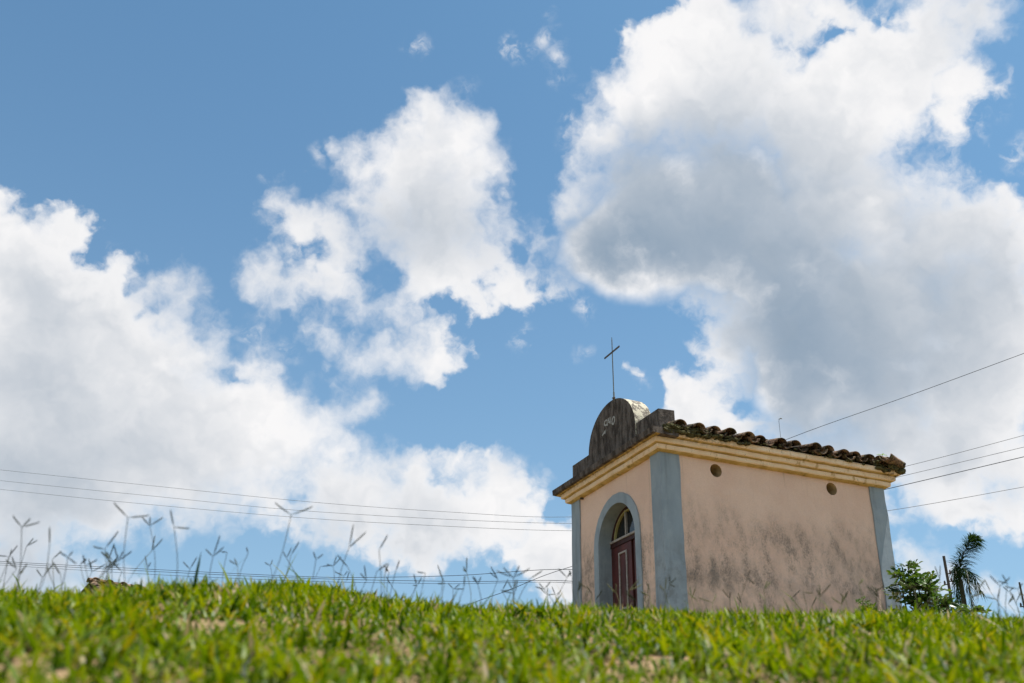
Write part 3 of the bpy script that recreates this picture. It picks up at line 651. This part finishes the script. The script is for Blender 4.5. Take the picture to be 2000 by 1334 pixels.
# roof: boarding with clay tiles, each tile its own piece
SL = math.atan2(.40, W/2+.26); CS, SN = math.cos(SL), math.sin(SL)
EY, EZ = -.255, H0+.215
mb = MB()
mb.grid([[(.15, EY+.06, EZ+.0), (.15, W/2, EZ+.40), (.15, W-EY-.06, EZ)], [(L+.17, EY+.06, EZ), (L+.17, W/2, EZ+.40), (L+.17, W-EY-.06, EZ)]])
mb.grid([[(.15, EY+.06, EZ-.02), (.15, W/2, EZ+.375), (.15, W-EY-.06, EZ-.02)], [(L+.17, EY+.06, EZ-.02), (L+.17, W/2, EZ+.375), (L+.17, W-EY-.06, EZ-.02)]])
roof = mb.build('roof', M_wood_deck, CH)
def tile_mesh(cover, seed):
    r = random.Random(seed); mb = MB(); n = 9; Lt = .42
    out, inn = [], []
    for i in range(5):
        t = i/4; ra = (.090-.014*t) if cover else (.082+.012*(t)); th = .014
        sag = r.uniform(-.004, .004)
        ro, rin = [], []
        for j in range(n+1):
            a = PI*j/n; e = .74 if cover else .85
            for R, lst in ((ra, ro), (ra-th, rin)):
                h = R*math.sin(a)*e
                if not cover: h = -h
                lst.append((R*math.cos(a)+r.uniform(-.0015, .0015), t*Lt, h+sag+(.0 if cover else .055)))
        out.append(ro); inn.append(rin)
    mb.grid(out); mb.grid([q[::-1] for q in inn])
    mb.grid([out[0][::-1], inn[0][::-1]]); mb.grid([out[-1], inn[-1]])
    mb.grid([[q[0] for q in inn], [q[0] for q in out]]); mb.grid([[q[-1] for q in out], [q[-1] for q in inn]])
    me = mb.mesh('roof_tile'); bm = bmesh.new(); bm.from_mesh(me); bmesh.ops.remove_doubles(bm, verts=bm.verts, dist=1e-5); bmesh.ops.recalc_face_normals(bm, faces=bm.faces); bm.to_mesh(me); bm.free()
    me.materials.append(M_tile); me.polygons.foreach_set('use_smooth', [True]*len(me.polygons))
    return me
COV = [tile_mesh(True, s) for s in range(5)]; PAN = [tile_mesh(False, 20+s) for s in range(5)]
def put_tile(me, parent, loc, rz, slope, roll=0., name='roof_tile'):
    o = bpy.data.objects.new(name, me); COL.objects.link(o); o.parent = parent
    o.matrix_local = Matrix.Translation(loc) @ Matrix.Rotation(rz, 4, 'Z') @ Matrix.Rotation(slope, 4, 'X') @ Matrix.Rotation(roll, 4, 'Y')
    return o
CX = [.20, .425, .685, .935, 1.19, 1.42, 1.745, 1.99, 2.26, 2.50, 2.755, 2.995, 3.24, 3.50, 3.70]
STEP = .345
for side in (0, 1):
    for row in range(5):
        for i, x in enumerate(CX):
            jj = rnd.uniform(-.06, .04) if row == 0 else rnd.uniform(-.015, .015)
            yy = EY+row*STEP*CS+jj; zz = EZ+row*STEP*SN+jj*SN
            jx = rnd.uniform(-.012, .012); rz = rnd.uniform(-.13, .13); lift = rnd.uniform(0, .022)
            put = lambda me, xx, yl, zl, a, r: put_tile(me, roof, (xx, yl, zl) if side == 0 else (xx, W-yl, zl), a if side == 0 else PI+a, SL-.03, r)
            if i < len(CX)-1 or row > 0:
                xm = (x+CX[i+1])/2 if i < len(CX)-1 else x+.12
                put(rnd.choice(PAN), xm+rnd.uniform(-.012, .012), yy+.035+rnd.uniform(-.03, .02), zz+.018, rnd.uniform(-.1, .1), rnd.uniform(-.22, .22))
            put(rnd.choice(COV), x+jx, yy, zz+.052+lift, rz, rnd.uniform(-.12, .12))
# ridge tiles and the bunched corner tiles over the rear verge
for i in range(10): put_tile(rnd.choice(COV), roof, (.33+i*.36, W/2, EZ+.45+rnd.uniform(-.01, .01)), -PI/2+rnd.uniform(-.04, .04), 0.02, name='ridge_tile')
for (x, y, z, rz, sl, me) in ((L+.175, -.20, H0+.235, PI/2+.35, .10, PAN[0]), (L+.165, -.13, H0+.275, PI/2+.25, .05, COV[1]), (L+.13, -.19, H0+.30, .5, .2, COV[2]), (L+.16, .12, H0+.31, PI/2, .0, COV[3])):
    put_tile(me, roof, (x, y, z), rz, sl)
# mossy bedding mortar under the eave tiles, heaviest at both ends
mb = MB(); r2 = random.Random(5)
def lumps(x0, x1, n, y0, y1, z0, z1, s0, s1):
    for _ in range(n):
        c = Vector((r2.uniform(x0, x1), r2.uniform(y0, y1), r2.uniform(z0, z1))); s = r2.uniform(s0, s1)
        bm = bmesh.new(); bmesh.ops.create_icosphere(bm, subdivisions=1, radius=s)
        for q in bm.verts: q.co = Vector((q.co.x*1.5, q.co.y, q.co.z*.7))*r2.uniform(.75, 1.25)+c
        b = len(mb.v); mb.v += [tuple(q.co) for q in bm.verts]
        for f in bm.faces: mb.f.append(tuple(b+q.index for q in f.verts)); mb.m.append(0)
        bm.free()
lumps(-.02, .45, 60, -.225, -.15, H0+.16, H0+.27, .02, .045)
lumps(.3, 1.25, 60, -.235, -.17, H0+.18, H0+.25, .018, .04)
lumps(1.05, 3.3, 30, -.22, -.17, H0+.20, H0+.245, .012, .026)
lumps(3.35, L+.2, 46, -.24, -.16, H0+.16, H0+.27, .02, .05)
tag(mb.build('mortar_bedding', M_mortar, CH), kind='stuff')

# ------------------------------------------------------------------ seedling and rod above the roof
M_leaf_bright = leaf_mat('bright_leaf', [(0., (.10, .22, .02)), (1., (.16, .30, .03))], .5, .2)
M_leaf_dark = leaf_mat('shrub_leaf', [(0., (.03, .07, .012)), (.5, (.068, .14, .018)), (1., (.14, .24, .035))], .4, .25)
def leaf_quad(mb, tints, base, d, nrm, ln, wd, t, fold=.15, droop=.2):
    d = d.normalized(); s = d.cross(nrm).normalized(); n2 = s.cross(d)
    P = []
    for f, wf in ((0, .12), (.3, .85), (.62, .95), (1., .05)):
        c = base+d*ln*f-Vector((0, 0, 1))*droop*ln*f*f
        P.append((c-s*wd*.5*wf+n2*fold*wd*wf, c, c+s*wd*.5*wf+n2*fold*wd*wf))
    b = len(mb.v)
    for q in P: mb.v += [tuple(p) for p in q]; tints += [t]*3
    for i in range(3):
        for j in range(2): mb.f.append((b+3*i+j, b+3*i+j+1, b+3*i+3+j+1, b+3*i+3+j)); mb.m.append(0)
def leafmesh(mb, tints, name, material, parent):
    me = mb.mesh(name); a = me.attributes.new('tint', 'FLOAT', 'POINT'); a.data.foreach_set('value', tints)
    return link(name, me, material, parent, True)
base = Matrix.Translation(CH.location) @ Matrix.Rotation(CH.rotation_euler.z, 4, 'Z')
def cw(x, y, z): return base @ Vector((x, y, z))
sp0 = cw(3.52, -.16, H0+.36)
SD = empty('seedling', sp0); tag(SD, 'tiny bright green seedling sprouting from the tiles at the far end of the chapel eave', 'plant')
mb = MB(); mb.tube([(0, 0, -.05), (.005, 0, .03), (.0, 0, .05)], .003, 6); mb.build('stem', M_leaf_bright, SD)
for a, l, wd, dz in ((2.9, .085, .05, .3), (.2, .085, .055, .15), (-1.3, .05, .035, .4), (1.7, .04, .03, .5)):
    mb = MB(); tt = []; leaf_quad(mb, tt, Vector((0, 0, .045)), Vector((math.cos(a), math.sin(a), dz)), Vector((0, -.5, 1)), l, wd, rnd.random())
    leafmesh(mb, tt, 'leaf', M_leaf_bright, SD)
r0 = cw(2.95, W/2, EZ+.45)
RD = empty('metal_rod', r0); tag(RD, 'thin grey metal rod with a small hooked tip sticking up behind the roof tiles', 'rod')  # plain metal rod, purpose not known
mb = MB(); mb.tube([(0, 0, -.05), (0, 0, .62), (.0, 0, .66)], .0032, 6); mb.build('shaft', M_greyiron, RD)
mb = MB(); mb.tube([(0, 0, .66), (.006, 0, .70), (.035, 0, .715), (.055, 0, .705)], [.005, .007, .009, .005], 6); mb.build('hook', M_greyiron, RD)

# ------------------------------------------------------------------ wires (each its own cable)
WIRES = [
 [(-23.435,27.000,9.742),(-12.556,23.500,7.753),(-8.156,22.000,6.935),(-4.394,21.000,6.323),(-1.219,20.000,5.852),(1.220,19.000,5.502),(4.111,17.000,5.202),(6.459,15.500,5.427),(7.995,14.500,5.624),(8.964,14.000,5.800)],
 [(-23.313,27.000,9.418),(-12.490,23.500,7.479),(-8.114,22.000,6.693),(-4.071,21.000,6.097),(1.219,19.000,5.370),(4.097,17.000,5.035),(6.278,15.500,5.234),(7.953,14.500,5.429),(8.907,14.000,5.567)],
 [(-23.215,27.000,9.158),(-12.436,23.500,7.257),(-8.079,22.000,6.489),(-4.355,21.000,5.956),(-1.206,20.000,5.550),(1.217,19.000,5.226),(4.072,17.000,4.750),(6.073,15.500,4.677),(7.817,14.500,4.785),(8.732,14.000,4.852)],
 [(-10.606,24.000,1.079),(-4.228,22.000,3.074),(-0.845,21.000,4.167),(-0.019,20.500,4.365),(1.273,20.000,4.766),(4.203,17.500,5.022),(6.081,15.500,5.032),(7.920,14.500,5.270),(8.866,14.000,5.402)],
 [(-22.276,27.000,6.669),(-12.012,23.500,5.497),(-8.003,22.500,5.139),(-4.222,21.000,4.698),(-2.484,20.000,4.490),(-0.901,19.000,4.325),(1.081,17.000,3.999),(1.850,14.739,3.183)],
 [(-22.271,27.000,6.654),(-12.513,24.500,5.690),(-8.173,23.000,5.207),(-4.319,21.500,4.774),(-0.944,20.000,4.431),(1.111,17.500,3.914),(1.896,14.758,3.063)],
 [(-22.245,27.000,6.584),(-12.501,24.500,5.640),(-8.160,23.000,5.136),(-4.313,21.500,4.714),(-2.224,20.500,4.488),(-0.942,20.000,4.385),(1.110,17.500,3.883),(1.942,14.777,3.023)],
 [(1.363,18.500,1.778),(1.563,18.200,3.938),(2.187,17.600,5.063),(3.047,17.000,5.531),(4.779,16.000,6.078),(6.565,15.000,6.494),(8.008,14.000,6.799),(9.005,13.500,7.066)]]
LBL = [('uppermost of the three thin wires crossing the left sky behind the chapel', M_cable, .0040),
 ('middle of the three thin wires crossing the left sky behind the chapel', M_cable, .0040),
 ('lowest of the three thin wires crossing the left sky behind the chapel', M_cable, .0040),
 ('slanting wire rising from the hill crest to the left edge of the chapel', M_cabledark, .006),
 ('dark sagging wire just above the grass, highest of the low group left of the chapel', M_cabledark, .0052),
 ('dark level wire just above the grass, middle of the low group left of the chapel', M_cabledark, .0052),
 ('faint level wire just above the grass, lowest of the low group left of the chapel', M_cabledark, .004),
 ('single steep wire climbing from behind the chapel roof to the right edge of the sky', M_cabledark, .0046)]
for P, (lb, m, r) in zip(WIRES, LBL):
    mb = MB(); mb.tube(catmull(P, 7), r, 5)
    tag(mb.build('power_cable', m, smooth=True), lb, 'cable', 'overhead cables behind the chapel')

# ------------------------------------------------------------------ posts
def post(x, y, ztop, r, label, brackets):
    z0 = gz(x, y); t = empty('pole', (x, y, z0)); tag(t, label, 'pole', 'thin poles beyond the hill')
    mb = MB(); mb.tube([(0, 0, -.3), (0, 0, (ztop-z0)*.5), (0, 0, ztop-z0)], [r*1.25, r*1.1, r], 10); mb.build('shaft', M_wood, t)
    for dz, s in brackets:
        mb = MB(); zc = ztop-z0-dz
        mb.box((s*r*.8, -.015, zc-.02), (s*(r+.075), .015, zc+.0)) if s > 0 else mb.box((s*(r+.075), -.015, zc-.02), (s*r*.8, .015, zc))
        mb.tube([(s*(r+.05), 0, zc), (s*(r+.05), 0, zc+.03), (s*(r+.05), 0, zc+.07)], [.018, .024, .014], 8); mb.build('insulator', M_iron, t)
post(9.717, 22., 5.617, .030, 'thin dark pole rising behind the leafy shrubs right of the chapel', ((.38, 1), (.55, 1), (.62, -1)))
post(11.29, 22., 5.06, .020, 'thin dark pole at the right edge of the picture', ((.52, -1),))

# ------------------------------------------------------------------ shrubs with compound leaves
def shrub(loc, height, spread, nstem, seed, label, ztop_lean=(0, 0), dens=1.0, leaflets=7, ll=.085, lw=.042):
    r = random.Random(seed); z0 = gz(*loc); t = empty('shrub', (loc[0], loc[1], z0)); tag(t, label, 'shrub', 'leafy shrubs beside the chapel')
    wood, fol, tt = MB(), MB(), []
    for s in range(nstem):
        a = s*2*PI/nstem+r.uniform(-.5, .5); sp_ = spread*r.uniform(.25, 1.); h = height*r.uniform(.72, 1.)
        tip = Vector((math.cos(a)*sp_+ztop_lean[0], math.sin(a)*sp_+ztop_lean[1], h))
        P = catmull([(0, 0, -.05), tip*.35+Vector((r.uniform(-.06, .06), r.uniform(-.06, .06), h*.12)), tip*.72+Vector((r.uniform(-.05, .05), 0, h*.08)), tip], 5)
        wood.tube(P, [.014*(1-.8*i/len(P))+.002 for i in range(len(P))], 6)
        for i in range(4, len(P)):
            if r.random() > .95*dens: continue
            for q in range(2 if i < len(P)-1 else 4):
                az = r.uniform(0, 2*PI); d = Vector((math.cos(az), math.sin(az), r.uniform(.1, 1.3))).normalized()
                Lr = r.uniform(.13, .24); pts = [P[i]+d*Lr*f-Vector((0, 0, .45*Lr*f*f)) for f in (0, .33, .66, 1)]
                wood.tube(pts, .0022, 4, cap=False)
                side = d.cross(Vector((0, 0, 1))).normalized(); nrm = side.cross(d); rl = r.gauss(0, .7); side, nrm = side*math.cos(rl)+nrm*math.sin(rl), nrm*math.cos(rl)-side*math.sin(rl); tv = min(1, max(0, r.gauss(.32, .2)+.35*(P[i].z/height-.75)))  # tint rises with height: lit shrub tops painted into the leaf colour
                npair = leaflets//2
                for e in range(npair+1):
                    f = .25+.75*e/npair; c = P[i]+d*Lr*f-Vector((0, 0, .45*Lr*f*f))
                    for sg in ((-1, 1) if e < npair else (0,)):
                        dd = (side*sg*.9+d*.55+Vector((0, 0, r.uniform(-.15, .15)))) if sg else d
                        leaf_quad(fol, tt, c, dd, nrm+Vector((r.uniform(-.7, .7), r.uniform(-.9, .3), 0)), ll*r.uniform(.75, 1.15), lw*r.uniform(.8, 1.1), min(1, max(0, tv+r.uniform(-.12, .12))))
    wood.build('stems', M_bark, t, smooth=True); leafmesh(fol, tt, 'foliage', M_leaf_dark, t)
shrub((4.72, 11.6), 1.55, .24, 7, 3, 'leafy green shrub with feathery leaves growing against the rear corner of the chapel')
shrub((5.42, 12.6), 1.52, .36, 7, 8, 'darker low shrub in front of the thin pole, between the leafy shrub and the palm')
shrub((3.98, 11.25), .98, .12, 4, 12, 'small weedy shrub at the foot of the pink side wall near its rear corner', ll=.045, lw=.02)

# ------------------------------------------------------------------ palm
px, py = 13.62, 30.; pz = gz(px, py); PT = empty('palm_tree', (px, py, pz)); tag(PT, 'dark palm tree with one tall feathery frond leaning right beyond the shrubs', 'tree')
crown = 6.95-pz
mb = MB(); mb.tube([(0, 0, -.3), (-.03, 0, crown*.5), (.0, 0, crown)], [.11, .085, .07], 10); mb.build('trunk', M_bark, PT, smooth=True)
M_palm = leaf_mat('palm_leaflet', [(0., (.012, .030, .010)), (1., (.035, .070, .016))], .3, .02)
def frond(P, n, ln, seed, hang, width=.022):
    r = random.Random(seed); Q = catmull(P, 8); wood, fol, tt = MB(), MB(), []
    wood.tube(Q, [.022*(1-.85*i/len(Q))+.003 for i in range(len(Q))], 6)
    for i in range(n):
        f = .12+.86*i/n; q = f*(len(Q)-1); a = int(q); c = Q[a].lerp(Q[min(a+1, len(Q)-1)], q-a)
        d = (Q[min(a+1, len(Q)-1)]-Q[max(a-1, 0)]).normalized(); taper = min(1., .45+2.2*f)*(1-.35*f*f)
        th = r.uniform(0, 2*PI); e1 = d.cross(Vector((0, 1, .2))).normalized(); e2 = d.cross(e1)
        o = e1*math.cos(th)+e2*math.sin(th)
        leaf_quad(fol, tt, c, o*.9+d*.55, d, ln*taper*r.uniform(.7, 1.1), width, r.random(), .1, hang*r.uniform(.6, 1.4))
    t = wood.build('frond', M_bark, PT, smooth=True); leafmesh(fol, tt, 'leaflets', M_palm, t)
c0 = Vector((0, 0, crown))
frond([c0, c0+Vector((.10, 0, .50)), c0+Vector((.36, -.1, 1.00)), c0+Vector((.62, -.1, 1.26))], 460, .55, 1, .40, .03)
frond([c0, c0+Vector((.22, .1, .30)), c0+Vector((.50, .1, .12)), c0+Vector((.62, .1, -.35))], 120, .34, 2, .8)
frond([c0, c0+Vector((-.10, -.1, .32)), c0+Vector((-.22, -.2, .10)), c0+Vector((-.25, -.2, -.6))], 130, .30, 3, .9)
frond([c0, c0+Vector((.08, .3, .35)), c0+Vector((.12, .5, -.1)), c0+Vector((.10, .55, -.8))], 120, .30, 4, .9)
frond([c0, c0+Vector((.05, -.3, .25)), c0+Vector((.02, -.45, -.2)), c0+Vector((.0, -.5, -1.0))], 130, .30, 5, .9)

# ------------------------------------------------------------------ distant house, only the top of its tiled roof shows over the crest
hx, hy = -7.54, 18.; hz = gz(-6., 19.); ridge = 3.90-hz; rdir = Vector((.74, .67, 0)).normalized(); ang = math.atan2(rdir.y, rdir.x)
HS = empty('house', (hx, hy, hz), ang); tag(HS, 'low house whose worn clay tile roof just shows over the grass at the left', 'house')
HL, HW, HS_ = 5.0, 2.2, math.radians(27)
drop = HW*math.tan(HS_); ze = ridge-drop-.09
for y0, y1 in ((-HW+.3, -HW+.5), (HW-.5, HW-.3)):
    mb = MB(); mb.box((.3, y0, -.5), (HL-.3, y1, ze+.12)); mb.build('wall', M_housewall, HS)
for x in (.3, HL-.5):
    me = panel([(-HW+.5, -.5), (HW-.5, -.5), (HW-.5, ze+.2), (0, ridge-.2), (-HW+.5, ze+.2)], [], .2, lambda a, b, t: (x+t, a, b)); link('wall', me, M_housewall, HS)
mb = MB(); mb.grid([[(x, -HW, ze), (x, 0, ridge-.08), (x, HW, ze)] for x in (0, HL)]); mb.grid([[(x, -HW, ze-.04), (x, 0, ridge-.12), (x, HW, ze-.04)] for x in (0, HL)])
hroof = mb.build('roof', M_wood_deck, HS)
for side in (0, 1):
    for row in range(7):
        for i in range(19):
            x = .10+i*.26; yl = -HW+row*.36*math.cos(HS_); zl = ze+row*.36*math.sin(HS_)
            f = lambda xx, dz, me: put_tile(me, hroof, (xx, yl if side == 0 else -yl, zl+dz), (0 if side == 0 else PI)+rnd.uniform(-.04, .04), HS_-.03, rnd.uniform(-.08, .08))
            if side == 0 or row > 3:
                f(x+.13, .02, rnd.choice(PAN)); f(x, .055, rnd.choice(COV))
for i in range(13): put_tile(rnd.choice(COV), hroof, (.0+i*.385, 0, ridge-.02+rnd.uniform(-.01, .01)), -PI/2+rnd.uniform(-.05, .05), .03, name='ridge_tile')

# ------------------------------------------------------------------ seeding grass stalks
M_stalk = leaf_mat('seed_head', [(0., (.024, .031, .032)), (.5, (.075, .082, .045)), (1., (.26, .25, .13))], .2, .05)
def stalk_mesh(mb, tints, J, B, tips, r, tv):
    J, B = Vector(J), Vector(B)
    mid = B.lerp(J, .55)+Vector((r.uniform(-.015, .015), r.uniform(-.015, .015), 0))
    n0 = len(mb.v); mb.tube(catmull([B, mid, J], 4), .0008, 4, cap=False); tints += [min(1, tv+.25)]*(len(mb.v)-n0)
    for T in tips:
        T = Vector(T); d = T-J; sag = Vector((0, 0, -.04*d.length)); n0 = len(mb.v)
        P = [J, J+d*.15, J+d*.3+sag*.3, J+d*.6+sag*.8, J+d*.9+sag, T]
        mb.tube(P, [.0006, .0008, .0015, .0017, .0015, .0006], 5, cap=False)
        for q in range(10):                       # little spikelets along the spike
            f = .25+.7*q/10; c = J+d*f+sag*f; s = d.normalized().cross(Vector((r.uniform(-1, 1), r.uniform(-1, 1), r.uniform(-1, 1)))).normalized()
            mb.face([c-d*.03, c+s*.0026, c+d*.05, c+s*.0012]);
        tints += [tv]*(len(mb.v)-n0)
def leafobj(mb, tints, name, parent=None): return leafmesh(mb, tints, name, M_stalk, parent)
STALKS = [
 ((-1.144,2.300,0.619),(-1.189,2.450,0.419),[(-1.166,2.290,0.645),(-1.133,2.310,0.644),(-1.100,2.290,0.631)]),
 ((-0.880,2.250,0.632),(-0.892,2.400,0.432),[(-0.915,2.240,0.666),(-0.835,2.260,0.643)]),
 ((-0.787,2.300,0.625),(-0.806,2.450,0.450),[(-0.799,2.290,0.665),(-0.753,2.310,0.627)]),
 ((-0.538,2.400,0.688),(-0.630,2.550,0.469),[(-0.579,2.390,0.717),(-0.489,2.410,0.715)]),
 ((-0.980,2.400,0.595),(-0.999,2.550,0.460),[(-0.952,2.390,0.639),(-1.014,2.410,0.605)]),
 ((-1.069,2.300,0.576),(-1.162,2.450,0.421),[(-1.074,2.290,0.619)]),
 ((-0.404,2.500,0.636),(-0.436,2.650,0.471),[(-0.397,2.490,0.692),(-0.366,2.510,0.680),(-0.388,2.490,0.647)]),
 ((-0.328,2.500,0.629),(-0.335,2.650,0.459),[(-0.308,2.490,0.667)]),
 ((-0.356,2.700,0.621),(-0.410,2.850,0.515),[(-0.328,2.690,0.642)]),
 ((-0.775,2.600,0.630),(-0.799,2.750,0.523),[(-0.748,2.590,0.654),(-0.800,2.610,0.653),(-0.762,2.590,0.685)]),
 ((1.282,2.600,0.588),(1.349,2.750,0.462),[(1.256,2.590,0.613),(1.317,2.610,0.614)]),
 ((1.403,2.800,0.640),(1.462,2.950,0.507),[(1.388,2.790,0.663),(1.383,2.810,0.650)]),
 ((-1.043,2.350,0.562),(-1.127,2.500,0.436),[(-1.061,2.340,0.573),(-1.039,2.360,0.579),(-1.015,2.340,0.546)]),
 ((-0.524,2.700,0.651),(-0.567,2.850,0.534),[(-0.531,2.690,0.670),(-0.508,2.710,0.669)]),
 ((0.014,2.600,0.588),(0.034,2.750,0.465),[(-0.030,2.590,0.605),(-0.013,2.610,0.618),(0.029,2.590,0.618),(0.057,2.610,0.617)]),
 ((1.247,2.700,0.577),(1.294,2.850,0.485),[(1.232,2.690,0.599),(1.268,2.710,0.593)]),
 ((0.697,2.900,0.668),(0.681,3.050,0.530),[(0.704,2.890,0.688),(0.719,2.910,0.652)]),
 ((0.486,3.000,0.668),(0.486,3.150,0.551),[(0.485,2.990,0.689),(0.507,3.010,0.689),(0.499,2.990,0.657)])]
SLBL = ['three spiked seed stalk near the left edge of the hill crest', 'tallest seed stalk at the left, its two spikes spread wide in a lopsided fork',
 'seed stalk with one upright and one level spike, left of centre', 'long leaning seed stalk with a wide V of two spikes below the three wires', 'drooping seed stalk forked beneath the tallest one at the left',
 'single upright spike on a leaning stalk near the left edge', 'tall seed stalk with several ascending spikes, left of the chapel under the big cloud', 'upright stalk with one slanting spike, middle of the crest',
 'short leaning stalk with one slanting spike beside the middle upright stalk', 'bushy seed stalk with three short spikes over the left crest', 'dark forked seed stalk near the right edge past the palm', 'thin bent seed stalk crossing the dark forked one near the right edge',
 'cross shaped seed stalk low at the left in front of the grey cloud', 'small V shaped seed stalk right of the long leaning one', 'broad seed stalk of four fanned spikes left of the chapel', 'small forked seed stalk at the foot of the palm', 'pale bent seed stalk in front of the pink side wall', 'short seed stalk of three spikes in front of the blue grey front corner']
rs = random.Random(11)
for (J, B, T), lb in zip(STALKS, SLBL):
    mb = MB(); tt = []; Bv = Vector(B)
    stalk_mesh(mb, tt, Vector(J)-Bv, (0, 0, 0), [Vector(t)-Bv for t in T], rs, rs.uniform(.15, .4))
    o = leafobj(mb, tt, 'seed_stalk'); o.location = B; tag(o, lb, 'grass stalk', 'seed stalks standing above the crest')
mb = MB(); tt = []
def scatter(n, q0, q1, y0, y1, h0, h1):
    for _ in range(n):
        y = rs.uniform(y0, y1); x = rs.uniform(q0, q1)*y; z = gz(x, y); h = rs.uniform(h0, h1)
        J = Vector((x+rs.gauss(0, .25)*h, y+rs.gauss(0, .2)*h, z+h)); tips = []
        for s in range(rs.choice((1, 2, 2, 3))):
            tips.append(J+Vector((rs.uniform(-.8, .8), rs.uniform(-.5, .5), rs.uniform(.05, 1.))).normalized()*rs.uniform(.022, .05))
        stalk_mesh(mb, tt, J, (x, y, z-.01), tips, rs, rs.uniform(.0, .55) if q0 < 0 else rs.uniform(.25, 1.))
scatter(27, -.52, -.27, 2.4, 3.5, .08, .17)
scatter(36, -.27, .08, 2.6, 3.8, .07, .13)
scatter(26, .08, .38, 2.9, 3.9, .06, .12)
scatter(12, .40, .54, 2.8, 3.6, .07, .15)
tag(leafobj(mb, tt, 'seeding_grass'), 'fine seeding grass stems scattered along the hill crest', None, None, 'stuff')
